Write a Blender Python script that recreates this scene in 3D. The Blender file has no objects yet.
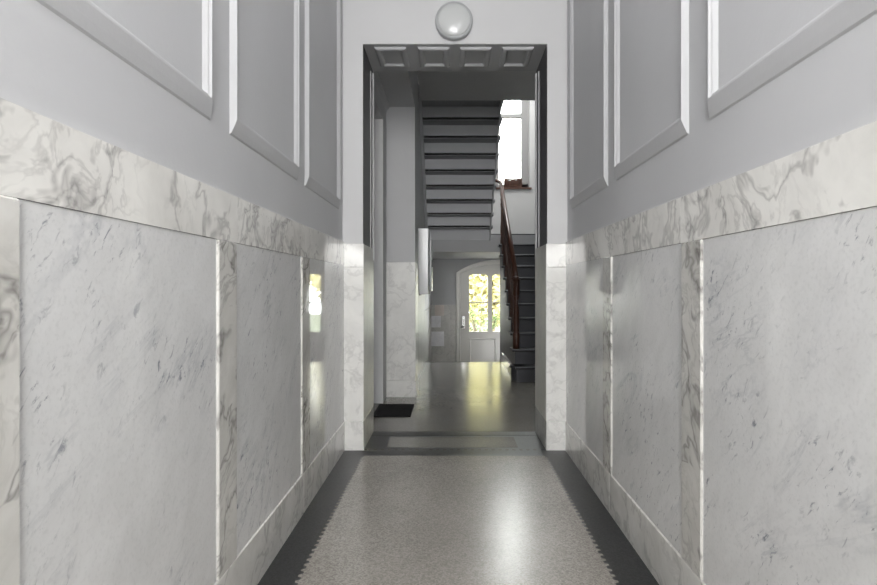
import bpy, bmesh, math, random
from mathutils import Vector, Matrix
R = math.radians
PI = math.pi
S = bpy.context.scene
C = S.collection

# ------------------------------------------------------------------ camera, light, exposure
FPX = 550.0                                    # focal length in pixels of the 877 px wide frame
cam_d = bpy.data.cameras.new('camera')
cam_d.sensor_width = 36.0
cam_d.lens = FPX / 877 * 36
cam_d.shift_x = -12.5 / 877
cam_d.shift_y = -5.5 / 877
cam_d.clip_start = 0.02
cam = bpy.data.objects.new('camera', cam_d)
cam.location = (0, 0, 1.175)
cam.rotation_euler = (R(90), 0, 0)
C.objects.link(cam)
S.camera = cam

S.view_settings.view_transform = 'Standard'
S.view_settings.look = 'None'
S.view_settings.gamma = 1.0
S.view_settings.use_curve_mapping = False
S.view_settings.exposure = 1.42
S.cycles.use_denoising = True
S.cycles.max_bounces = 14
S.cycles.diffuse_bounces = 8
S.cycles.glossy_bounces = 6
S.cycles.transparent_max_bounces = 12
S.cycles.sample_clamp_indirect = 8.0
S.cycles.caustics_reflective = False
S.cycles.caustics_refractive = False

world = bpy.data.worlds.new('world')
S.world = world
world.use_nodes = True
bg = world.node_tree.nodes['Background']
bg.inputs['Color'].default_value = (1.0, 0.995, 0.98, 1)
bg.inputs['Strength'].default_value = 9.0


def lamp(name, kind, loc, rot, energy, color=(1, 1, 1), size=None, size_y=None, angle=None, spread=None):
    d = bpy.data.lights.new(name, kind)
    d.energy = energy
    d.color = color
    if kind == 'AREA':
        d.shape = 'RECTANGLE'
        d.size = size
        d.size_y = size_y
        if spread:
            d.spread = spread
    if angle:
        d.angle = angle
    o = bpy.data.objects.new(name, d)
    o.location = loc
    o.rotation_euler = rot
    C.objects.link(o)
    return o


# sun over the roof, falling on the garden behind the house
lamp('sun', 'SUN', (0, 0, 20), (0, R(38), 0), 6.0, (1.0, 0.95, 0.82), angle=R(1))
# portals that guide the sky light through the fanlight, the landing window and the garden door
for nm, loc, rx, sx, sy in (('fanlight_portal', (0.03, -1.90, 2.60), 90, 1.36, 2.20),
                            ('landing_window_portal', (0.98, 11.90, 4.50), -90, 1.34, 2.50),
                            ('garden_door_portal', (0.99, 11.90, 0.60), -90, 1.56, 2.20),
                            ('added_skylight_portal', (0.9, 9.6, 6.62), 0, 1.2, 1.6)):  # last one serves an unseen roof opening added to light the stairwell
    po = lamp(nm, 'AREA', loc, (R(rx), 0, 0), 1, (1, 1, 1), sx, sy)
    po.data.cycles.is_portal = True


# ------------------------------------------------------------------ helpers
def tag(o, label=None, cat=None, group=None, kind=None):
    if label:
        o['label'] = label
    if cat:
        o['category'] = cat
    if group:
        o['group'] = group
    if kind:
        o['kind'] = kind
    return o


def empty(name, loc, label=None, cat=None, group=None, kind=None, rz=0):
    o = bpy.data.objects.new(name, None)
    o.empty_display_size = 0.1
    o.location = loc
    o.rotation_euler = (0, 0, rz)
    C.objects.link(o)
    return tag(o, label, cat, group, kind)


def obj(name, bm, mat, parent=None, smooth=False, world_coords=False, recalc=True):
    if recalc:
        bmesh.ops.recalc_face_normals(bm, faces=bm.faces)
    me = bpy.data.meshes.new(name)
    bm.to_mesh(me)
    bm.free()
    if mat:
        for m in (mat if isinstance(mat, (list, tuple)) else [mat]):
            me.materials.append(m)
    if smooth:
        for p in me.polygons:
            p.use_smooth = True
    o = bpy.data.objects.new(name, me)
    C.objects.link(o)
    if parent:
        o.parent = parent
        if world_coords:                       # mesh given in world coordinates under a moved parent
            me.transform(Matrix.Translation(-parent.location))
    return o


def box(bm, x0, x1, y0, y1, z0, z1, bev=0.0, mi=0):
    t = bmesh.new()
    vs = [t.verts.new(p) for p in ((x0, y0, z0), (x1, y0, z0), (x1, y1, z0), (x0, y1, z0),
                                   (x0, y0, z1), (x1, y0, z1), (x1, y1, z1), (x0, y1, z1))]
    for f in ((3, 2, 1, 0), (4, 5, 6, 7), (0, 1, 5, 4), (1, 2, 6, 5), (2, 3, 7, 6), (3, 0, 4, 7)):
        t.faces.new([vs[i] for i in f]).material_index = mi
    if bev:
        bmesh.ops.bevel(t, geom=list(t.edges), offset=bev, segments=1, affect='EDGES')
        for f in t.faces:
            f.material_index = mi
    me = bpy.data.meshes.new('t')
    t.to_mesh(me)
    t.free()
    bm.from_mesh(me)
    bpy.data.meshes.remove(me)
    return bm


def boxes(*bs, bev=0.0):
    bm = bmesh.new()
    for b in bs:
        box(bm, *b, bev=bev)
    return bm


def prism(bm, pts, axis, a, b):
    """Extrude the polygon pts (2-D) along axis from a to b."""
    def P(p, t):
        u, v = p
        return {'x': (t, u, v), 'y': (u, t, v), 'z': (u, v, t)}[axis]
    va = [bm.verts.new(P(p, a)) for p in pts]
    vb = [bm.verts.new(P(p, b)) for p in pts]
    n = len(pts)
    bm.faces.new(va)
    bm.faces.new(vb[::-1])
    for i in range(n):
        bm.faces.new((va[i], va[(i + 1) % n], vb[(i + 1) % n], vb[i]))
    return bm


def tube(bm, pts, rad, seg=10, cap=True):
    pts = [Vector(p) for p in pts]
    rads = rad if isinstance(rad, (list, tuple)) else [rad] * len(pts)
    rings = []
    for i, p in enumerate(pts):
        d = (pts[min(i + 1, len(pts) - 1)] - pts[max(i - 1, 0)]).normalized()
        up = Vector((0, 0, 1)) if abs(d.z) < 0.95 else Vector((0, 1, 0))
        u = d.cross(up).normalized()
        v = u.cross(d).normalized()
        rings.append([bm.verts.new(p + (u * math.cos(2 * PI * k / seg) + v * math.sin(2 * PI * k / seg)) * rads[i])
                      for k in range(seg)])
    for a, b in zip(rings, rings[1:]):
        for k in range(seg):
            bm.faces.new((a[k], a[(k + 1) % seg], b[(k + 1) % seg], b[k]))
    if cap:
        bm.faces.new(rings[0][::-1])
        bm.faces.new(rings[-1])
    return bm


def lathe(bm, prof, origin=(0, 0, 0), axis='z', seg=20):
    """prof: list of (radius, height along the axis)."""
    o = Vector(origin)
    rings = []
    for r, h in prof:
        ring = []
        for k in range(seg):
            a = 2 * PI * k / seg
            c, s = r * math.cos(a), r * math.sin(a)
            ring.append(bm.verts.new(o + (Vector((c, s, h)) if axis == 'z' else Vector((c, -h, s)))))
        rings.append(ring)
    for a, b in zip(rings, rings[1:]):
        for k in range(seg):
            bm.faces.new((a[k], a[(k + 1) % seg], b[(k + 1) % seg], b[k]))
    bm.faces.new(rings[0][::-1])
    bm.faces.new(rings[-1])
    return bm


def frame_sweep(bm, O, A, B, N, a0, a1, b0, b1, prof):
    """Mitred moulding round the rectangle a0..a1 x b0..b1; prof = (distance in from the outer edge [along a, along b], height off the surface)."""
    O, A, B, N = Vector(O), Vector(A), Vector(B), Vector(N)
    rings = []
    for ca, cb, sa, sb in ((a0, b0, 1, 1), (a1, b0, -1, 1), (a1, b1, -1, -1), (a0, b1, 1, -1)):
        rings.append([bm.verts.new(O + A * (ca + sa * q[0]) + B * (cb + sb * q[-2]) + N * q[-1]) for q in prof])
    for i in range(4):
        p, q = rings[i], rings[(i + 1) % 4]
        for k in range(len(prof) - 1):
            bm.faces.new((p[k], q[k], q[k + 1], p[k + 1]))
    return bm


MOULD = [(0, 0, 0), (.005, .006, .005), (.013, .030, .012), (.022, .058, .019), (.026, .064, .019), (.034, .067, .013), (.040, .074, .011),
         (.050, .078, .004), (.056, .082, 0)]


# ------------------------------------------------------------------ materials
def new_mat(name):
    m = bpy.data.materials.new(name)
    m.use_nodes = True
    nt = m.node_tree
    return m, nt, nt.nodes, nt.links, nt.nodes['Principled BSDF']


def ramp(n, l, fac, stops):
    r = n.new('ShaderNodeValToRGB')
    e = r.color_ramp.elements
    while len(e) > 1:
        e.remove(e[-1])
    e[0].position, e[0].color = stops[0][0], (*stops[0][1], 1)
    for p, c in stops[1:]:
        x = e.new(p)
        x.color = (*c, 1)
    l.new(fac, r.inputs['Fac'])
    return r.outputs['Color']


def mixc(n, l, fac, a, b, mode='MIX'):
    m = n.new('ShaderNodeMix')
    m.data_type = 'RGBA'
    m.blend_type = mode
    for sock, v in ((m.inputs['Factor'], fac), (m.inputs[6], a), (m.inputs[7], b)):
        if hasattr(v, 'is_output'):
            l.new(v, sock)
        elif isinstance(v, (int, float)):
            sock.default_value = v
        else:
            sock.default_value = (*v, 1)
    return m.outputs[2]


def mth(n, l, op, a, b=None, clamp=False):
    m = n.new('ShaderNodeMath')
    m.operation = op
    m.use_clamp = clamp
    for i, v in enumerate((a, b)):
        if v is None:
            continue
        if hasattr(v, 'is_output'):
            l.new(v, m.inputs[i])
        else:
            m.inputs[i].default_value = v
    return m.outputs[0]


def noise(n, l, vec, scale, detail=4, rough=.55, dist=0.0):
    t = n.new('ShaderNodeTexNoise')
    t.inputs['Scale'].default_value = scale
    t.inputs['Detail'].default_value = detail
    t.inputs['Roughness'].default_value = rough
    t.inputs['Distortion'].default_value = dist
    if vec:
        l.new(vec, t.inputs['Vector'])
    return t.outputs['Fac']


def coords(n, l, spread=0.0):
    tc = n.new('ShaderNodeTexCoord')
    v = tc.outputs['Object']
    if spread:
        oi = n.new('ShaderNodeObjectInfo')
        s = mth(n, l, 'MULTIPLY', oi.outputs['Random'], spread)
        a = n.new('ShaderNodeVectorMath')
        a.operation = 'ADD'
        l.new(v, a.inputs[0])
        l.new(s, a.inputs[1])
        v = a.outputs[0]
    return v


def mapping(n, l, v, rot=(0, 0, 0), scale=(1, 1, 1)):
    m = n.new('ShaderNodeMapping')             # rotate first ...
    m.inputs['Rotation'].default_value = rot
    l.new(v, m.inputs['Vector'])
    k = n.new('ShaderNodeVectorMath')          # ... then stretch along the turned axes
    k.operation = 'MULTIPLY'
    k.inputs[1].default_value = scale
    l.new(m.outputs['Vector'], k.inputs[0])
    return k.outputs[0]


def paint(name, col, rough=.55, var=.05, bump=.0, spec=.4):
    m, nt, n, l, b = new_mat(name)
    v = coords(n, l)
    f = noise(n, l, v, 1.7, 3)
    lo = tuple(c * (1 - var) for c in col)
    hi = tuple(min(1, c * (1 + var)) for c in col)
    l.new(ramp(n, l, f, [(.3, lo), (.7, hi)]), b.inputs['Base Color'])
    b.inputs['Roughness'].default_value = rough
    b.inputs['Specular IOR Level'].default_value = spec
    if bump:
        bp = n.new('ShaderNodeBump')
        bp.inputs['Strength'].default_value = bump
        bp.inputs['Distance'].default_value = .004
        l.new(noise(n, l, v, 45, 4), bp.inputs['Height'])
        l.new(bp.outputs['Normal'], b.inputs['Normal'])
    return m


def flecked_marble(name, sgn):
    """Pale grey slab marble with short dark slanting flecks."""
    m, nt, n, l, b = new_mat(name)
    v = coords(n, l, 0)
    ang = R(36) * sgn
    st = mapping(n, l, v, (ang, 0, 0), (1, 1.0, .42))
    fine = noise(n, l, st, 52, 6, .66, .7)
    mask = noise(n, l, v, 2.6, 4, .6, .6)
    thr = mth(n, l, 'MULTIPLY', mth(n, l, 'SUBTRACT', fine, .575), 10.0, True)
    msk = mth(n, l, 'MULTIPLY', mth(n, l, 'SUBTRACT', mask, .42), 6.0, True)
    fleck = mth(n, l, 'MULTIPLY', mth(n, l, 'MULTIPLY', thr, msk), .85)
    soft = noise(n, l, mapping(n, l, v, (ang, 0, 0), (1, 1, .5)), 9, 5, .65, .4)
    base = ramp(n, l, soft, [(.3, (.60, .60, .595)), (.7, (.68, .68, .675))])
    grain = noise(n, l, v, 95, 3, .6)
    base = mixc(n, l, mth(n, l, 'MULTIPLY', mth(n, l, 'SUBTRACT', grain, .5), .9, True), base, (.36, .36, .365))
    # one or two long blue-grey veins
    lv = noise(n, l, mapping(n, l, v, (ang * 1.5, 0, 0), (1, 1, .35)), 2.3, 6, .68, .8)
    ridge = mth(n, l, 'SUBTRACT', 1.0, mth(n, l, 'MULTIPLY', mth(n, l, 'ABSOLUTE', mth(n, l, 'SUBTRACT', lv, .5)), 42.0), True)
    ridge = mth(n, l, 'MULTIPLY', mth(n, l, 'MULTIPLY', ridge, msk), .3)
    col = mixc(n, l, ridge, base, (.24, .26, .30))
    col = mixc(n, l, fleck, col, (.17, .18, .21))
    l.new(col, b.inputs['Base Color'])
    b.inputs['Roughness'].default_value = .028
    return m


def veined_marble(name, base_a=(.74, .73, .69), base_b=(.62, .60, .56), vein=(.27, .26, .25), rough=.10, amt=1.0):
    """Cream marble with branching grey veins."""
    m, nt, n, l, b = new_mat(name)
    v = coords(n, l, 17.0)
    w = n.new('ShaderNodeTexNoise')
    w.inputs['Scale'].default_value = 3.0
    w.inputs['Detail'].default_value = 3
    l.new(v, w.inputs['Vector'])
    mx = n.new('ShaderNodeVectorMath')
    mx.operation = 'SCALE'
    mx.inputs['Scale'].default_value = .27
    l.new(w.outputs['Color'], mx.inputs[0])
    ad = n.new('ShaderNodeVectorMath')
    ad.operation = 'ADD'
    l.new(v, ad.inputs[0])
    l.new(mx.outputs[0], ad.inputs[1])
    vv = mapping(n, l, ad.outputs[0], (R(35), 0, R(20)), (1, 1.25, .8))

    def veins(scale, width, seed, det):
        nz = noise(n, l, mapping(n, l, vv, (seed, seed * .7, 0)), scale, det, .6, .3)
        return mth(n, l, 'SUBTRACT', 1.0, mth(n, l, 'MULTIPLY', mth(n, l, 'ABSOLUTE', mth(n, l, 'SUBTRACT', nz, .5)), width), True)
    v1 = veins(3.4, 28, .2, 4)
    v2 = veins(7.5, 24, 1.3, 4)
    patch = noise(n, l, v, 2.4, 3, .5)
    pm = mth(n, l, 'MULTIPLY', mth(n, l, 'SUBTRACT', patch, .38), 4.0, True)
    f = mth(n, l, 'ADD', mth(n, l, 'MULTIPLY', v1, .50 * amt), mth(n, l, 'MULTIPLY', mth(n, l, 'MULTIPLY', v2, pm), .32 * amt), True)
    cloud = noise(n, l, vv, 4.2, 5, .6)
    base = ramp(n, l, cloud, [(.35, base_a), (.68, base_b)])
    l.new(mixc(n, l, f, base, vein), b.inputs['Base Color'])
    b.inputs['Roughness'].default_value = rough
    return m


def terrazzo(name, ca, cb, rough, speck=.5, scale=160):
    m, nt, n, l, b = new_mat(name)
    v = coords(n, l)
    vo = n.new('ShaderNodeTexVoronoi')
    vo.inputs['Scale'].default_value = scale
    l.new(v, vo.inputs['Vector'])
    sep = n.new('ShaderNodeSeparateColor')
    l.new(vo.outputs['Color'], sep.inputs[0])
    big = noise(n, l, v, 2.2, 4, .6)
    f = mth(n, l, 'ADD', mth(n, l, 'MULTIPLY', sep.outputs[0], speck), mth(n, l, 'MULTIPLY', big, 1 - speck))
    l.new(ramp(n, l, f, [(.15, ca), (.85, cb)]), b.inputs['Base Color'])
    rr = mth(n, l, 'ADD', rough - .02, mth(n, l, 'MULTIPLY', noise(n, l, v, 9, 5, .6), .04))
    l.new(rr, b.inputs['Roughness'])
    return m


def wood(name, ca, cb, rough=.3, scale=14):
    m, nt, n, l, b = new_mat(name)
    v = mapping(n, l, coords(n, l), (0, 0, 0), (1, .15, .15))
    f = noise(n, l, v, scale, 6, .6, 1.0)
    l.new(ramp(n, l, f, [(.3, ca), (.7, cb)]), b.inputs['Base Color'])
    b.inputs['Roughness'].default_value = rough
    return m


def metal(name, col, rough=.25):
    m, nt, n, l, b = new_mat(name)
    v = coords(n, l)
    l.new(ramp(n, l, noise(n, l, v, 30, 3), [(.3, tuple(c * .92 for c in col)), (.7, col)]), b.inputs['Base Color'])
    b.inputs['Metallic'].default_value = 1.0
    b.inputs['Roughness'].default_value = rough
    return m


def glass_mat(name):
    m, nt, n, l, b = new_mat(name)
    n.remove(b)
    out = n['Material Output']
    tr = n.new('ShaderNodeBsdfTransparent')
    tr.inputs['Color'].default_value = (.96, .98, .97, 1)
    gl = n.new('ShaderNodeBsdfGlossy')
    gl.inputs['Roughness'].default_value = .02
    fr = n.new('ShaderNodeFresnel')
    fr.inputs['IOR'].default_value = 1.45
    mx = n.new('ShaderNodeMixShader')
    l.new(fr.outputs[0], mx.inputs[0])
    l.new(tr.outputs[0], mx.inputs[1])
    l.new(gl.outputs[0], mx.inputs[2])
    l.new(mx.outputs[0], out.inputs['Surface'])
    return m


def leaf_mat(name, ca, cb):
    m, nt, n, l, b = new_mat(name)
    v = coords(n, l)
    l.new(ramp(n, l, noise(n, l, v, 3.5, 4, .7), [(.3, ca), (.7, cb)]), b.inputs['Base Color'])
    b.inputs['Roughness'].default_value = .6
    tl = n.new('ShaderNodeBsdfTranslucent')
    l.new(b.inputs['Base Color'].links[0].from_socket, tl.inputs['Color'])
    mx = n.new('ShaderNodeMixShader')
    mx.inputs[0].default_value = .5
    l.new(b.outputs[0], mx.inputs[1])
    l.new(tl.outputs[0], mx.inputs[2])
    l.new(mx.outputs[0], n['Material Output'].inputs['Surface'])
    return m


M_WALL = paint('pale_blue_grey_paint', (.50, .502, .512), .5, .03, .15)
M_END = paint('off_white_paint', (.52, .52, .527), .5, .02, .12)
M_CEIL = paint('ceiling_paint', (.72, .72, .73), .7, .02)
M_HALL = paint('hall_grey_paint', (.50, .505, .515), .55, .03, .1)
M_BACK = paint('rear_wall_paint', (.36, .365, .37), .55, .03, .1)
M_FRAME = paint('window_frame_paint', (.33, .33, .325), .4, .02)
M_CASE = paint('door_casing_paint', (.62, .61, .58), .35, .02)
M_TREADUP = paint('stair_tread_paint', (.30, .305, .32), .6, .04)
M_HCEIL = paint('hall_ceiling_paint', (.58, .58, .58), .6, .03)
M_SOFFIT = paint('stair_soffit_paint', (.62, .63, .65), .6, .04)
M_WHITE = paint('white_gloss_paint', (.50, .49, .465), .3, .02)
M_BRIGHT = paint('white_plaster', (.52, .52, .515), .6, .02)
M_FLECK_L = flecked_marble('flecked_marble', 1)
M_FLECK_R = flecked_marble('flecked_marble_mirrored', -1)
M_VEIN = veined_marble('veined_marble', (.77, .76, .725), (.64, .63, .60), (.24, .23, .225), .08, 1.0)
M_STRIP = veined_marble('veined_strip_marble', (.64, .63, .60), (.50, .49, .46), (.20, .19, .18), .05, 1.4)
M_RDARK = paint('dark_reveal', (.085, .085, .09), .5, .03)
M_REVEAL = veined_marble('reveal_marble', (.62, .61, .57), (.54, .53, .50), (.36, .35, .33), .35, .5)
M_VEIN_BASE = veined_marble('veined_marble_base', (.74, .73, .70), (.60, .59, .56), (.28, .27, .26), .12, .8)
M_PIER = veined_marble('pale_veined_marble', (.78, .775, .75), (.69, .685, .665), (.44, .435, .42), .10, .7)
M_HPIER = veined_marble('hall_pier_marble', (.78, .775, .75), (.69, .685, .665), (.44, .435, .42), .34, .7)
M_DADO = veined_marble('grey_dado_marble', (.46, .455, .43), (.38, .37, .35), (.25, .245, .235), .28, .7)
M_REFL_PALE = veined_marble('pale_reflection_tone', (.78, .78, .80), (.68, .68, .70), (.5, .5, .5), .14, .4)  # this and the pinkish one put dado reflections into the colour
M_REFL_PINK = veined_marble('pinkish_reflection_tone', (.62, .56, .52), (.54, .49, .45), (.4, .36, .34), .14, .4)
M_TERR = terrazzo('warm_grey_terrazzo', (.19, .175, .155), (.38, .355, .325), .25)
M_TERR2 = terrazzo('hall_terrazzo', (.14, .132, .115), (.20, .19, .17), .20)
M_TERR3 = terrazzo('threshold_terrazzo', (.14, .135, .12), (.24, .23, .205), .20)
M_BORDER = terrazzo('black_terrazzo', (.014, .0145, .015), (.045, .046, .047), .38, .6)
M_STEP = terrazzo('dark_step_stone', (.03, .031, .034), (.07, .072, .078), .35)
M_RISER = paint('stair_riser_paint', (.085, .088, .098), .5, .06)
M_STRING = paint('stair_side_paint', (.22, .22, .22), .5, .05)
M_WOOD = wood('red_brown_wood', (.035, .014, .009), (.10, .040, .024), .28)
M_BASKET = wood('wicker', (.05, .022, .014), (.13, .060, .040), .6, 40)
M_SILL = paint('red_brown_sill_tile', (.10, .050, .038), .4, .1)
M_METAL = metal('polished_metal', (.62, .62, .60), .22)
M_NICKEL = metal('strip_metal', (.22, .225, .235), .35)
M_DARKMET = metal('dark_metal', (.08, .08, .08), .35)
M_ENAMEL = paint('white_enamel', (.82, .83, .84), .18, .01, 0, .6)
M_GREYBOX = paint('grey_enamel', (.40, .41, .42), .3, .02)
M_MAT = paint('black_rubber_mat', (.020, .020, .021), .9, .3, .6, .1)
M_GLASS = glass_mat('window_glass')
M_OPAL = paint('opal_glass', (.50, .51, .51), .25, .01, 0, .6)
M_LAWN = leaf_mat('lawn', (.035, .05, .012), (.06, .075, .02))
M_HEDGE = leaf_mat('yellow_leaves', (.46, .43, .23), (.60, .56, .33))
M_BUSH = leaf_mat('green_leaves', (.03, .085, .014), (.07, .14, .03))
M_BARK = wood('bark', (.07, .05, .035), (.16, .12, .08), .8)
M_GRAVEL = terrazzo('pale_paving', (.10, .085, .08), (.15, .135, .13), .7, .6, 30)

# ------------------------------------------------------------------ main measures (x right, y into the house, z up)
XL, XR = -0.771, 0.829          # marble faces of the corridor
Y0, YE, YB = -1.6, 3.964, 4.475  # front door, arch wall front and back
OL, OR_, OZ = -0.637, 0.696, 2.933
ZB, ZD0, ZD1 = 0.207, 1.332, 1.487
ZC = 3.8
HALL_R = 1.92
YW = 11.5                       # face of the rear wall
ZH = 3.585                      # hall ceiling
ZLOW = -0.70                    # floor in front of the garden door
STRUCT = 'structure'

# ------------------------------------------------------------------ floor
fl = empty('floor', (0, 0, 0), 'grey terrazzo floor of the corridor and hall with black borders', 'floor', None, STRUCT)
bw = .165
bm = boxes((XL - .1, XR + .1, Y0 - .2, YE, -.06, -.004))
obj('floor_bed', bm, M_BORDER, fl)
obj('terrazzo_field', boxes((XL + bw, XR - bw - .012, Y0, 3.83, -.006, 0)), M_TERR, fl)
# saw-tooth edges of small pale tesserae biting into the black border
for sx, xe in ((-1, XL + bw), (1, XR - bw - .012)):
    bm = bmesh.new()
    y = Y0
    while y < 3.80:
        prism(bm, [(xe, y), (xe + sx * .016, y + .006), (xe + sx * .016, y + .018), (xe, y + .024)], 'z', -.006, 0)
        y += .044
    obj('tesserae_edge', bm, M_TERR, fl)
for sx, x0, x1 in ((-1, XL, XL + bw), (1, XR - bw - .012, XR)):
    obj('black_border', boxes((x0, x1, Y0, YE, -.006, -.001)), M_BORDER, fl)
obj('black_band', boxes((XL + bw, XR - bw - .012, 3.83, 3.985, -.006, 0)), M_BORDER, fl)
bm = bmesh.new()
x = XL + bw
while x < XR - bw - .05:
    box(bm, x, x + .022, 3.955, 3.985, -.003, .0006)
    x += .05
obj('tesserae_edge', bm, M_TERR3, fl)
obj('threshold_bed', boxes((OL - .02, OR_ + .02, 3.985, YB + .01, -.06, -.001)), M_BORDER, fl)
obj('threshold_panel', boxes((-.475, .49, 4.03, 4.31, -.003, .0005)), M_TERR3, fl)
obj('hall_terrazzo', boxes((-1.3, HALL_R, YB, 8.62, -.12, 0)), M_TERR2, fl)
obj('black_band', boxes((-.68, .69, 4.36, 4.47, -.003, .0006)), M_BORDER, fl)
obj('step_flight', boxes(*[(-.42, .80, 8.62 + .27 * i, 8.62 + .27 * (i + 1) + .02, ZLOW - .05, -.175 * (i + 1)) for i in range(4)]), M_TERR2, fl)
obj('lower_floor', boxes((-.6, HALL_R, 8.62, YW + .45, ZLOW - .1, ZLOW)), M_TERR2, fl)
obj('step_edge', boxes((-.42, .80, 8.58, 8.64, -.175, .002), bev=.006), M_TERR2, fl)


# ------------------------------------------------------------------ corridor walls
def corridor_wall(side):
    left = side == 'left'
    s = 1 if left else -1                        # normal points towards +x on the left wall
    X = XL if left else XR
    fleck = M_FLECK_L if left else M_FLECK_R
    w = empty('wall_' + side, (0, 0, 0), ('left' if left else 'right') + ' corridor wall, grey paint above polished marble dado', 'wall', None, STRUCT)

    def bx(name, d0, d1, y0, y1, z0, z1, mat, bev=.0):
        a, b = X + s * d0, X + s * d1
        return obj(name, boxes((min(a, b), max(a, b), y0, y1, z0, z1), bev=bev), mat, w)
    bx('painted_wall', -.35, -.012, Y0 - .2, YB, -.1, ZC + .1, M_WALL)
    # base, slabs, upright strips, top band
    for y0, y1 in ((Y0, -.2), (-.198, 1.33), (1.332, 2.86), (2.862, YE)):
        bx('marble_base', -.012, .006, y0, y1, -.05, ZB, M_VEIN_BASE, .004)
    for y0, y1 in ((Y0, .55), (.5505, 1.98), (1.9805, YE)):
        bx('marble_band', -.012, .003, y0, y1, ZD0 + .0006, ZD1 + .011, M_VEIN, .0006)
    ys = [-1.22, -.20, .822, 1.808, 2.825]
    prev = Y0
    for y in ys:
        bx('marble_strip', -.012, .008, y, y + .155, ZB, ZD0, M_STRIP, .0045)
        if y > prev:
            bx('marble_slab', -.012, 0, prev, y, ZB, ZD0, fleck)
        prev = y + .155
    bx('marble_slab', -.012, 0, prev, YE, ZB, ZD0, fleck)
    # raised panel mouldings
    O = (X - s * .012, 0, 0)
    for y0, y1 in ((-1.1, -.085), (-.075 + .15, .79), (.94, 1.785), (1.943, 2.795), (2.942, 3.825)):
        bm = bmesh.new()
        frame_sweep(bm, O, (0, 1, 0), (0, 0, 1), (s, 0, 0), y0, y1, 1.715, 3.55, MOULD)
        obj('panel_moulding', bm, M_WALL, w)
    return w


corridor_wall('left')
corridor_wall('right')

# front end behind the camera: wall with a tall glazed-door opening
wf = obj('wall_front', boxes((XL - .35, -.66, Y0 - .35, Y0, -.1, ZC + .1), (.72, XR + .35, Y0 - .35, Y0, -.1, ZC + .1),
                             (-.66, .72, Y0 - .35, Y0, 3.70, ZC + .1), (-.66, .72, Y0 - .35, Y0, -.1, 1.5)), M_WALL)
tag(wf, 'front wall behind the viewer with the wide fanlight over the street door', 'wall', None, STRUCT)
cl = obj('ceiling', boxes((XL - .35, XR + .35, Y0 - .35, YB, ZC, ZC + .12)), M_CEIL)
tag(cl, 'plain white corridor ceiling', 'ceiling', None, STRUCT)

# ------------------------------------------------------------------ arch wall at the end of the corridor
we = empty('wall_end', (0, 0, 0), 'white end wall with a wide coffered opening on marble piers', 'wall', None, STRUCT)
yf = YE + .010
obj('painted_wall', boxes((XL - .012, OL, yf, YB, ZD1, ZC), (OR_, XR + .012, yf, YB, ZD1, ZC), (OL, OR_, yf, YB, OZ, ZC)), M_END, we)
obj('dark_reveal_face', boxes((OL - .001, OL + .002, yf + .004, YB - .002, ZD1 + .002, OZ), (OR_ - .002, OR_ + .001, yf + .004, YB - .002, ZD1 + .002, OZ)), M_RDARK, we)  # thin sheets over both reveal sides, much darker than the wall
obj('painted_soffit', boxes((OL, OR_, yf + .004, YB - .002, OZ - .002, OZ + .001)), M_HALL, we)
for x0, x1 in ((XL - .011, OL + .007), (OR_ - .010, XR + .011)):
    obj('pier_base', boxes((x0, x1, YE - .006, YB + .004, -.05, ZB), bev=.003), M_PIER, we)
    obj('pier_shaft', boxes((x0, x1, YE, YB, ZB + .001, 1.318), bev=.002), M_PIER, we)
    obj('pier_cap', boxes((x0, x1, YE - .002, YB + .002, 1.319, ZD1), bev=.002), M_PIER, we)
for x0, x1 in ((OL + .0072, OL + .0082), (OR_ - .0112, OR_ - .0102)):
    obj('pier_reveal', boxes((x0, x1, YE + .004, YB, ZB + .004, ZD1 - .004)), M_REVEAL, we)
COFF = [(0, 0), (.006, .010), (.014, .016), (.034, .018), (.042, .014), (.048, .003), (.052, 0)]
for cx in (-.444, -.128, .182, .492):
    bm = bmesh.new()
    frame_sweep(bm, (cx, 0, OZ - .002), (1, 0, 0), (0, 1, 0), (0, 0, -1), -.118, .118, 4.02, 4.37, COFF)
    obj('coffer_moulding', bm, M_HALL, we)
for X, s in ((OL + .002, 1), (OR_ - .002, -1)):
    # paired beads at the back of the reveal
    bm = bmesh.new()
    for y, r, zt in ((4.33, .007, OZ - .06), (YB - .018, .012, OZ - .03)):
        box(bm, min(X, X + s * r), max(X, X + s * r), y - .016, y + .016, ZD1 - .09, zt, bev=.003)
    obj('reveal_bead', bm, M_END, we)

# ------------------------------------------------------------------ hall and stairwell shell
wl = empty('wall_hall_left', (0, 0, 0), 'left hall wall with a flat entrance recess, pier and marble dado', 'wall', None, STRUCT)
HX = -.69
obj('painted_wall', boxes((-1.3, HX, YB, 4.72, 0, 3.7), (-1.3, HX, 5.58, 5.876, 0, 3.7), (-1.3, HX, 4.72, 5.58, 2.87, 3.7), (-1.4, -1.11, 4.6, 5.7, -.1, 3.7)), M_HALL, wl)
obj('recess_jamb', boxes((-1.1, HX + .004, 5.55, 5.579, 0, 2.869)), M_CEIL, wl)
obj('painted_pier', boxes((-1.3, -.385, 5.876, 6.3, 1.442, 3.9)), M_WALL, wl)
obj('pier_slab', boxes((-1.3, -.378, 5.868, 6.302, .18, 1.44), bev=.003), M_HPIER, wl)
obj('pier_base', boxes((-1.3, -.373, 5.862, 6.304, -.02, .179), bev=.004), M_HPIER, wl)
obj('painted_wall', boxes((-.8, -.42, 6.3, YW + .4, ZLOW - .1, 6.6)), M_HALL, wl)
for y0, y1, z0, z1 in ((6.31, 7.45, 0, 1.40), (7.452, 8.60, 0, 1.40), (8.602, 10.05, ZLOW, .80), (10.052, YW, ZLOW, .80)):
    obj('marble_dado', boxes((-.42, -.408, y0, y1, z0, z1), bev=.002), M_DADO, wl)
obj('bay_soffit', boxes((-1.3, -.385, YB, 5.876, 3.10, 3.60)), M_HALL, wl)
bm = bmesh.new()
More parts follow.
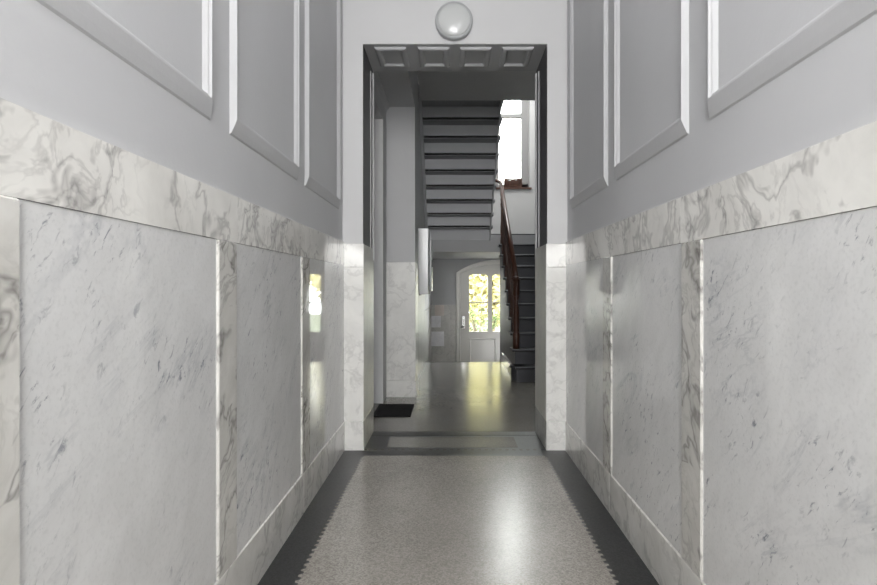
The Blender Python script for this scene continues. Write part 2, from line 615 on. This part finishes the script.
prism(bm, [(HX, 3.10), (HX + .035, 3.10), (HX + .03, 3.085), (HX + .012, 3.07), (HX, 3.04)], 'y', YB, 5.876)
obj('cornice', bm, M_HALL, wl)

wr = empty('wall_hall_right', (0, 0, 0), 'right stairwell wall rising beside the stairs', 'wall', None, STRUCT)
obj('painted_wall', boxes((HALL_R, HALL_R + .3, YB - .2, YW + .4, ZLOW - .1, 6.6), (XR + .012, HALL_R, YB - .25, YB, 0, ZC)), M_HALL, wr)

# door 2: flat entrance door in the recess on the left
d2 = empty('door_2', (-1.06, 5.15, 0), 'pale flat entrance door in the recess left of the hall', 'door', None, STRUCT)
obj('door_leaf', boxes((-.02, .025, -.40, .40, .01, 2.35), bev=.003), M_WHITE, d2)
bm = bmesh.new()
for z0, z1 in ((.25, 1.0), (1.15, 2.2)):
    frame_sweep(bm, (.025, 0, 0), (0, 1, 0), (0, 0, 1), (1, 0, 0), -.28, .28, z0, z1, COFF)
obj('door_moulding', bm, M_WHITE, d2)
obj('transom', boxes((-.03, .05, -.43, .43, 2.36, 2.44), (-.03, .0, -.43, .43, 2.44, 2.86)), M_WHITE, d2)

ch = empty('ceiling_hall', (0, 0, 0), 'dark grey hall ceiling under the upper landing', 'ceiling', None, STRUCT)
obj('slab', boxes((-.385, HALL_R, YB, 7.107, ZH, 3.86)), M_HCEIL, ch)
uc = obj('ceiling_upper', boxes((-.9, HALL_R + .3, YB - .3, 8.8, 6.5, 6.6), (-.9, HALL_R + .3, 10.4, YW + .4, 6.5, 6.6), (-.9, .3, 8.8, 10.4, 6.5, 6.6),
                              (1.5, HALL_R + .3, 8.8, 10.4, 6.5, 6.6)), M_CEIL)  # gap left between the pieces is an added opening for more daylight
tag(uc, 'stairwell ceiling with an unseen opening added to brighten the stairwell', 'ceiling', None, STRUCT)
wu = obj('wall_upper', boxes((-.9, HALL_R + .3, YB - .3, YB, 3.86, 6.6), (-1.3, -.42, YB, 6.3, 3.6, 6.6)), M_HALL)
tag(wu, 'upper storey wall above the hall ceiling', 'wall', None, STRUCT)

# rear wall with garden door and landing window
DC, DHW = .99, .79                       # garden door centre, half width of its opening
ARC_Z, ARC_R = .121, 1.529


def arc(r, hw, n=14, c=DC, zc=ARC_Z):
    out = []
    for i in range(n + 1):
        x = -hw + 2 * hw * i / n
        out.append((c + x, zc + math.sqrt(max(0, r * r - x * x))))
    return out


wb = empty('wall_back', (0, 0, 0), 'rear stairwell wall holding the garden door and landing window', 'wall', None, STRUCT)
T = .42
WX0, WX1, WZ0, WZ1 = .30, 1.65, 3.246, 5.75
bm = boxes((-.8, DC - DHW, YW, YW + T, ZLOW - .1, WZ0), (DC + DHW, HALL_R + .3, YW, YW + T, ZLOW - .1, WZ0),
           (-.8, WX0, YW, YW + T, WZ0, 6.6), (WX1, HALL_R + .3, YW, YW + T, WZ0, 6.6), (WX0, WX1, YW, YW + T, WZ1, 6.6))
prism(bm, arc(ARC_R, DHW) + [(DC + DHW, WZ0), (DC - DHW, WZ0)], 'y', YW, YW + T)
obj('painted_wall', bm, M_BACK, wb)
obj('landing_wall_paint', boxes((-.418, WX0 - .002, YW - .004, YW, 2.08, 6.5), (WX1 + .002, HALL_R, YW - .004, YW, 2.08, 6.5),
                                (WX0 - .002, WX1 + .002, YW - .004, YW, 2.08, WZ0 - .01)), M_BRIGHT, wb)
obj('window_reveal', boxes((WX1 - .004, WX1, YW, YW + T, WZ0, WZ1), (WX0, WX0 + .004, YW, YW + T, WZ0, WZ1)), M_BRIGHT, wb)
yd = YW - .012
obj('marble_dado', boxes((-.408, -.02, yd, YW, ZLOW, .80), bev=.002), M_DADO, wb)
obj('marble_dado', boxes((-.018, .108, yd, YW, ZLOW, .80), bev=.002), M_DADO, wb)
obj('marble_dado', boxes((1.872, HALL_R, yd, YW, ZLOW, .80), bev=.002), M_DADO, wb)
for x0, x1, z0, z1, mt in ((-.34, -.145, .575, .80, M_REFL_PINK), (-.43 + .02, -.215, .33, .572, M_REFL_PALE),
                           (-.408, -.145, -.06, .245, M_REFL_PALE)):
    obj('reflection_patch', boxes((x0, x1, yd - .006, yd, z0, z1), bev=.002), mt, wb)  # raised pale patches standing in for reflections in the polished dado

# landing slab
ld = empty('floor_landing', (0, 0, 0), 'half landing with plain grey underside between the two stair flights', 'landing', None, STRUCT)
obj('landing_slab', boxes((-.42, HALL_R, 9.252, YW, 1.765, 2.05)), M_HALL, ld)
obj('landing_paving', boxes((-.42, HALL_R, 9.26, YW - .005, 2.05, 2.07)), M_STEP, ld)

# ------------------------------------------------------------------ garden door
d1 = empty('door_1', (DC, YW + .10, ZLOW), 'cream arched garden door with tall glazed lights and metal handle', 'door', None, STRUCT)


def W(o):
    o.data.transform(Matrix.Translation(-d1.location))
    return o


bm = bmesh.new()
ro, ri, hwo, hwi = 1.619, 1.529, .88, .79
oa, ia = arc(ro, hwo), arc(ri, hwi)
for y0, y1 in ((YW - .028, YW + .001),):
    va = [bm.verts.new((x, y0, z)) for x, z in oa]
    vb = [bm.verts.new((x, y0, z)) for x, z in ia]
    vc = [bm.verts.new((x, y1, z)) for x, z in oa]
    vd = [bm.verts.new((x, y1, z)) for x, z in ia]
    for i in range(len(oa) - 1):
        bm.faces.new((va[i], va[i + 1], vb[i + 1], vb[i]))
        bm.faces.new((va[i], vc[i], vc[i + 1], va[i + 1]))
        bm.faces.new((vb[i], vb[i + 1], vd[i + 1], vd[i]))
zl = oa[0][1]
zi = ia[0][1]
for sx in (-1, 1):
    a, b = DC + sx * hwo, DC + sx * hwi
    prism(bm, [(a, ZLOW), (b, ZLOW), (b, zi), (a, zl)], 'y', YW - .028, YW + .001)
W(obj('door_casing', bm, M_CASE, d1))
bm = bmesh.new()
for rr, hw_, rad in ((1.612, .873, .013), (1.545, .806, .010)):
    ar = arc(rr, hw_)
    tube(bm, [(ar[0][0], YW - .030, ZLOW)] + [(x, YW - .030, z) for x, z in ar] + [(ar[-1][0], YW - .030, ZLOW)], rad, 6)
    W(obj('casing_bead', bm, M_CASE, d1, smooth=True))
    bm = bmesh.new()
bm.free()
# leaf: stiles, rails, arched head, lower panel
yl0, yl1 = YW + .06, YW + .105
LIGHTS, PB, PT = ((.38, .775), (.865, 1.115), (1.205, 1.60)), .235, 1.445
EL = DHW - .0005
bm = boxes((DC - EL, .38, yl0, yl1, ZLOW + .01, 1.36), (1.60, DC + EL, yl0, yl1, ZLOW + .01, 1.36),
           (.775, .865, yl0, yl1, PB, 1.36), (1.115, 1.205, yl0, yl1, PB, 1.36), (.38, 1.60, yl0, yl1, ZLOW + .01, PB))
head = [(DC + EL, 1.36)]
for a, b in LIGHTS[::-1]:                      # each light has a slightly curved head
    head += [(b, 1.36), (b, 1.41), (b - .05, PT - .005), (a + .05, PT - .005), (a, 1.41), (a, 1.36)]
head += [(DC - EL, 1.36)]
prism(bm, arc(1.5288, EL) + head, 'y', yl0, yl1)
lf = W(obj('door_leaf', bm, M_WHITE, d1))
for a, b in ((.38, .95), (1.03, 1.60)):
    bm = bmesh.new()
    frame_sweep(bm, (0, yl0, 0), (1, 0, 0), (0, 0, 1), (0, -1, 0), a, b, ZLOW + .18, .10, [(0, 0), (0, .006), (.01, .014), (.03, .012), (.04, 0)])
    W(obj('lower_panel_moulding', bm, M_WHITE, lf))
for a, b in LIGHTS:
    W(obj('glazing_bar', boxes((a, b, yl0 + .008, yl1 - .008, .835, .86)), M_WHITE, lf))
    W(obj('pane', boxes((a - .003, b + .003, yl0 + .02, yl0 + .024, PB - .003, PT + .003)), M_GLASS, lf))
bm = boxes((.235, .295, yl0 - .008, yl0, .30, .56), bev=.003)
W(obj('lock_plate', bm, M_METAL, lf))['label'] = 'bright metal lock plate'
bm = bmesh.new()
tube(bm, [(.265, yl0 - .005, .345), (.265, yl0 - .055, .345), (.25, yl0 - .062, .342), (.15, yl0 - .062, .325)], .011, 8)
W(obj('lever_handle', bm, M_DARKMET, lf, smooth=True))['label'] = 'dark lever handle'

# ------------------------------------------------------------------ landing window
w1 = empty('window_1', (0, YW + .25, 0), 'tall white landing window with transom above the half landing', 'window', None, STRUCT)
fy0, fy1 = 0, .07
fr = boxes((WX0, WX0 + .15, fy0, fy1, WZ0, WZ1), (WX1 - .155, WX1 - .004, fy0, fy1, WZ0, WZ1), (WX0, WX1, fy0, fy1, WZ1 - .1, WZ1),
           (WX0, WX1, fy0, fy1, WZ0, WZ0 + .12))
obj('window_frame', fr, M_FRAME, w1)
obj('mullion', boxes((.925, 1.02, fy0 - .01, fy1, WZ0, WZ1 - .1), bev=.004), M_FRAME, w1)
obj('transom', boxes((WX0 + .15, WX1 - .155, fy0 - .02, fy1, 4.785, 4.875), bev=.006), M_FRAME, w1)
for a, b in ((WX0 + .15, .925), (1.02, WX1 - .155)):
    obj('pane', boxes((a - .003, b + .003, .03, .034, WZ0 + .117, 4.79)), M_GLASS, w1)
    obj('pane', boxes((a - .003, b + .003, .03, .034, 4.87, WZ1 - .097)), M_GLASS, w1)
sl = obj('window_sill', boxes((WX0 - .06, WX1 + .03, -.30, -.001, WZ0 - .03, WZ0 + .004), bev=.004), M_SILL, w1)

# wicker basket on the sill
bk = empty('wicker_basket', (1.30, YW + .07, WZ0 + .004), 'small red-brown woven basket standing on the landing window sill', 'basket')
hw, hd_, hh = .175, .075, .185
bm = boxes((-hw, hw, -hd_, hd_, 0, .015), bev=.004)
for i in range(9):                               # horizontal weave rows going in and out of the stakes
    z = .02 + i * .019
    pts = []
    nx, ny = 16, 6
    per = [(-hw + 2 * hw * k / nx, -hd_) for k in range(nx)] + [(hw, -hd_ + 2 * hd_ * k / ny) for k in range(ny)] + \
          [(hw - 2 * hw * k / nx, hd_) for k in range(nx)] + [(-hw, hd_ - 2 * hd_ * k / ny) for k in range(ny)]
    for k, (x, y) in enumerate(per + per[:1]):
        o = .006 * (1 if (k + i) % 2 else -1)
        sx = (1 if x > 0 else -1) * o if abs(abs(x) - hw) < 1e-6 else 0
        sy = (1 if y > 0 else -1) * o if abs(abs(y) - hd_) < 1e-6 else 0
        pts.append((x + sx, y + sy, z))
    tube(bm, pts, .0095, 6, False)
for k in range(0, 16, 2):
    for y in (-hd_, hd_):
        tube(bm, [(-hw + 2 * hw * k / 16, y, .0), (-hw + 2 * hw * k / 16, y, hh)], .006, 6)
obj('basket_body', bm, M_BASKET, bk)
bm = bmesh.new()
pts = [(-hw, -hd_, hh), (0, -hd_ - .004, hh - .012), (hw, -hd_, hh), (hw, hd_, hh), (0, hd_ + .004, hh - .012), (-hw, hd_, hh), (-hw, -hd_, hh)]
tube(bm, pts, .013, 8)
obj('rim', bm, M_BASKET, bk)
bm = bmesh.new()
tube(bm, [(.02, -hd_, hh), (.06, -hd_ + .01, hh + .022), (.10, -hd_ + .01, hh + .022), (.14, -hd_, hh)], .008, 6)
obj('handle', bm, M_BASKET, bk)
bm = bmesh.new()
tube(bm, [(.02, hd_, hh), (.06, hd_ - .01, hh + .022), (.10, hd_ - .01, hh + .022), (.14, hd_, hh)], .008, 6)
obj('handle', bm, M_BASKET, bk)

# ------------------------------------------------------------------ lower staircase
SX0, SX1 = .81, HALL_R - .002
SY, RZ, TD, NR = 6.80, .188, .25, 11
st = empty('staircase', (SX0, SY, 0), 'dark staircase with red-brown wooden handrail rising to the half landing', 'staircase')


def WS(o):
    o.data.transform(Matrix.Translation(-st.location))
    return o


for k in range(NR):
    y = SY + TD * k
    z = RZ * k
    x0 = SX0 + .012 if k > 0 else SX0 + .005
    WS(obj('riser', boxes((x0, SX1, y, y + .02, z, z + RZ - .03)), M_RISER, st))
    if k < NR - 1:
        bm = bmesh.new()
        xt = SX0 - .025 if k > 0 else SX0 - .01
        # tread with rounded nosing
        nos = [(y + TD + .02, z + RZ - .03), (y - .015, z + RZ - .03), (y - .026, z + RZ - .024), (y - .030, z + RZ - .015),
               (y - .026, z + RZ - .004), (y - .018, z + RZ), (y + TD + .02, z + RZ)]
        prism(bm, nos, 'x', xt, SX1)
        WS(obj('tread', bm, M_STEP, st))
        WS(obj('nosing_strip', boxes((xt + .01, SX1, y - .034, y - .012, z + RZ - .008, z + RZ + .003), bev=.001), M_NICKEL, st))
# side of the stairs (open string following the steps, wall below it)
ztop = lambda y: RZ * (y - SY) / TD
bm = bmesh.new()
poly = [(SY + .02, 0), (8.62, 0), (8.64, ZLOW), (9.24, ZLOW), (9.24, 1.76)]
stp = []
for k in range(NR - 1, -1, -1):
    y = SY + TD * k
    stp += [(min(y + TD, 9.24), RZ * (k + 1) - .031), (y + .02, RZ * (k + 1) - .031)]
stp = [p for p in stp if p[0] <= 9.24 and p[1] < 1.86]
poly = [(SY + .02, 0), (8.62, 0), (8.64, ZLOW), (9.23, ZLOW)] + stp
prism(bm, poly, 'x', SX0 + .012, SX0 + .06)
WS(obj('side_string', bm, M_STRING, st))
bm = boxes((SX0 - .02, SX0 + .012, SY + .28, 8.60, 0, .15), bev=.004)
WS(obj('skirting', bm, M_PIER, st))
# curtail block of the lowest step
bm = bmesh.new()
lathe(bm, [(.085, 0), (.085, RZ - .03), (.103, RZ - .028), (.107, RZ - .012), (.10, RZ)], (SX0 + .03, SY + .14, 0), seg=24)
WS(obj('curtail_step', bm, M_STEP, st))
# turned balusters: two to a tread
BX = SX0 + .035
rail = lambda y: ztop(y) + RZ + .86


def baluster_profile(h):
    return [(.019, 0), (.019, .09), (.011, .10), (.019, .115), (.012, .13), (.0205, .22), (.017, .30), (.010, .40), (.010, h * .62), (.017, h * .70),
            (.010, h * .74), (.016, h * .78), (.010, h * .82), (.018, h * .86), (.018, h)]


for k in range(1, NR - 1):
    for j in (0, 1):
        y = SY + TD * k + .055 + .125 * j
        z0 = RZ * (k + 1)
        bm = bmesh.new()
        lathe(bm, baluster_profile(rail(y) - z0 - .02), (BX, y, z0), seg=10)
        WS(obj('baluster', bm, M_WOOD, st, smooth=True))
# handrail with an up-turned end at the landing
bm = bmesh.new()


def railpiece(bm, pts, w=.032, h=.030):
    rings = []
    P = [Vector(p) for p in pts]
    for i, p in enumerate(P):
        d = (P[min(i + 1, len(P) - 1)] - P[max(i - 1, 0)]).normalized()
        u = d.cross(Vector((0, 0, 1)))
        if u.length < .1:
            u = Vector((1, 0, 0))
        u.normalize()
        v = u.cross(d).normalized()
        ring = []
        for a, b in ((-.75, -1), (.75, -1), (.8, -.45), (1, -.1), (1, .35), (.6, .85), (0, 1), (-.6, .85), (-1, .35), (-1, -.1), (-.8, -.45)):
            ring.append(bm.verts.new(p + u * a * w + v * b * h))
        rings.append(ring)
    for a, b in zip(rings, rings[1:]):
        n = len(a)
        for k in range(n):
            bm.faces.new((a[k], a[(k + 1) % n], b[(k + 1) % n], b[k]))
    bm.faces.new(rings[0][::-1])
    bm.faces.new(rings[-1])


yb, yt = SY + TD + .11, 9.28
railpiece(bm, [(BX, yb, rail(yb)), (BX, (yb + yt) / 2, rail((yb + yt) / 2)), (BX, yt, rail(yt)), (BX - .005, yt + .09, rail(yt) + .05),
               (BX - .05, yt + .14, rail(yt) + .08), (BX - .12, yt + .12, rail(yt) + .10), (BX - .165, yt + .03, rail(yt) + .13)])
WS(obj('handrail', bm, M_WOOD, st, smooth=True))
bm = bmesh.new()
ny = SY + TD + .09
nz = RZ * 2
hN = 1.32 - nz
lathe(bm, [(.046, 0), (.046, .20), (.034, .215), (.046, .235), (.034, .26), (.044, .34), (.038, .48), (.026, .62), (.040, .66), (.028, .68), (.045, .70), (.045, hN - .07),
           (.054, hN - .065), (.054, hN - .045), (.03, hN - .04), (.046, hN - .02), (.030, hN - .004), (.004, hN)], (BX, ny, nz), seg=16)
WS(obj('newel_post', bm, M_WOOD, st, smooth=True))

# ------------------------------------------------------------------ upper staircase (seen from below)
up = empty('upper_staircase', (-.40, 9.24, 2.07), 'upper stair flight seen from below, stepped grey underside over the hall', 'staircase')
UT, UR, UX0, UX1 = .237, .18, -.419, .66


def WU(o):
    o.data.transform(Matrix.Translation(-up.location))
    return o


for k in range(10):
    y, z = 9.24 - UT * k, 1.965 + UR * k
    if k < 9:
        WU(obj('riser', boxes((UX0 + .035, UX1 - .02, y, y + .025, z + .0, z + UR + .02)), M_SOFFIT, up))
    if 0 < k < 10:
        # tread k: underside at z, reaching from riser k-1 (far) to riser k (near)
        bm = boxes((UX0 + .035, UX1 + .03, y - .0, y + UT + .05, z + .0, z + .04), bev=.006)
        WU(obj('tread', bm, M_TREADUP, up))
for xa, xb in ((UX0, UX0 + .034), (UX1 - .018, UX1)):
    bm = bmesh.new()
    pts = []
    for k in range(10):
        y, z = 9.24 - UT * k, 1.965 + UR * k
        pts.append((y - .008, z - .012))
        if k < 9:
            pts.append((y - .008, z + UR - .03))
    top = [(9.24 - UT * 9, 3.58), (9.24 - UT * 9, 3.86), (9.24 - UT * 8, 3.80)] + [(9.24, 2.26), (9.24, 1.96)]
    low = [(9.24, 1.952), (9.24 - UT * 9 - .0, 3.572)]
    prism(bm, [low[0], low[1], (low[1][0], 3.80), (9.24, 2.20)], 'x', xa, xb)
    WU(obj('stair_string', bm, M_SOFFIT, up))

# ------------------------------------------------------------------ things in the hall and corridor
# round wall lamp over the opening
lp = empty('wall_lamp', (.022, yf, 3.080), 'round white wall lamp with opal glass above the opening', 'lamp')
bm = bmesh.new()
lathe(bm, [(.124, 0), (.132, .004), (.134, .02), (.133, .048), (.122, .056)], (0, 0, 0), 'y', 40)
obj('base_ring', bm, M_GREYBOX, lp, smooth=True)
bm = bmesh.new()
prof = [(.120 * math.cos(a), .054 + .028 * math.sin(a)) for a in [i * PI / 2 / 10 for i in range(10)]] + [(.003, .082)]
lathe(bm, prof, (0, 0, 0), 'y', 40)
obj('glass_shade', bm, M_OPAL, lp, smooth=True)

# wall cabinet (meter or fuse box) past the pier
cb = empty('wall_cabinet', (-.42, 7.0, 1.08), 'tall narrow white metal cabinet on the left hall wall', 'cabinet')
obj('body', boxes((0, .132, 0, .46, 0, .845), bev=.006), M_ENAMEL, cb)
cd_ = obj('door', boxes((.146, .172, .012, .448, .04, .71), bev=.004), M_GREYBOX, cb)
bm = boxes((.172, .184, .05, .07, .35, .45), bev=.003)
obj('latch', bm, M_DARKMET, cd_)
obj('door_hinge', boxes((.131, .147, .40, .44, .10, .64)), M_DARKMET, cb)
obj('mounting_bracket', boxes((.0, .03, .05, .41, -.012, -.001)), M_DARKMET, cb)

# black doormat
dm = empty('doormat', (-.54, 5.225, 0), 'black rectangular doormat at the foot of the left marble pier', 'doormat')
bm = boxes((-.175, .175, -.255, .255, 0, .010), bev=.003)
obj('mat_border', bm, M_MAT, dm)
bm = bmesh.new()
for i in range(15):
    x = -.15 + i * .0205
    box(bm, x, x + .012, -.23, .23, .0101, .014, bev=.002)
obj('ribbed_pile', bm, M_MAT, dm)

# ------------------------------------------------------------------ garden beyond the rear door
gd = obj('ground', boxes((-14, 16, YW + T, 40, ZLOW - .3, ZLOW - .06)), M_LAWN)
tag(gd, 'sunlit lawn of the back garden beyond the door', 'lawn', None, STRUCT)
pv = obj('terrace', boxes((-3, 5, YW + T, 15.2, ZLOW - .08, ZLOW - .03)), M_GRAVEL)
tag(pv, 'pale paved terrace outside the garden door', 'terrace', None, STRUCT)


def leaf_cloud(cx, cy, cz, rx, ry, rz, n, size, seed, lo=.55):
    rnd = random.Random(seed)
    bm = bmesh.new()
    for i in range(n):
        while True:
            p = Vector((rnd.uniform(-1, 1), rnd.uniform(-1, 1), rnd.uniform(-1, 1)))
            if lo < p.length < 1:
                break
        c = Vector((cx + p.x * rx, cy + p.y * ry, cz + p.z * rz))
        u = Vector((rnd.gauss(0, 1), rnd.gauss(0, 1), rnd.gauss(0, 1))).normalized()
        w_ = u.cross(Vector((rnd.gauss(0, 1), rnd.gauss(0, 1), rnd.gauss(0, 1)))).normalized()
        s = size * rnd.uniform(.6, 1.3)
        bm.faces.new([bm.verts.new(c + u * s), bm.verts.new(c + w_ * s * .45), bm.verts.new(c - u * s), bm.verts.new(c - w_ * s * .45)])
    return bm


zg = ZLOW - .06
for i, (x, y, h, r, lab) in enumerate(((1.5, 20.5, 4.9, 2.3, 'broad yellow-leaved garden tree straight behind the door glass'),
                                       (-3.4, 21.5, 5.0, 2.2, 'yellow-leaved garden tree to the left of the broad one'))):
    t = empty('garden_tree', (x, y, zg), lab, 'tree', 'yellow trees behind the garden')
    bm = bmesh.new()
    tube(bm, [(0, 0, 0), (.05, .02, h * .35), (-.04, 0, h * .7)], [.16, .11, .05], 8)
    tube(bm, [(.05, .02, h * .35), (.7, .1, h * .62)], [.07, .03], 6)
    tube(bm, [(.04, .02, h * .38), (-.7, -.1, h * .66)], [.07, .03], 6)
    obj('trunk', bm, M_BARK, t)
    obj('foliage', leaf_cloud(0, 0, h * .56, r, 1.2, h * .47, 9000, .14, 5 + i, .1), M_HEDGE, t, recalc=False)
# bushy plant with drooping fronds
bp = empty('garden_bush', (.84, 16.2, zg), 'green arching bush in the garden behind the door glass', 'bush')
rnd = random.Random(4)
bm = bmesh.new()
sb = bmesh.new()
for i in range(70):
    a = rnd.uniform(0, 2 * PI)
    L = rnd.uniform(.8, 1.55)
    base = Vector((math.cos(a) * .08, math.sin(a) * .08, 0))
    pts = []
    for k in range(7):
        t = k / 6
        pts.append(base + Vector((math.cos(a) * L * .42 * t, math.sin(a) * L * .4 * t, L * 1.55 * t * (1 - .42 * t))))
    tube(sb, pts, [.008 * (1 - .7 * k / 6) for k in range(7)], 4, False)
    for k in range(2, 7):
        for sgn in (-1, 1):
            d = Vector((math.cos(a + sgn * 1.1), math.sin(a + sgn * 1.1), rnd.uniform(-.3, .5))).normalized()
            q = pts[k]
            wv = d.cross(Vector((0, 0, 1))).normalized() * .022
            bm.faces.new([bm.verts.new(q), bm.verts.new(q + d * .07 + wv), bm.verts.new(q + d * .17), bm.verts.new(q + d * .07 - wv)])
obj('fronds', bm, M_BUSH, bp, recalc=False)
obj('stems', sb, M_BARK, bp)
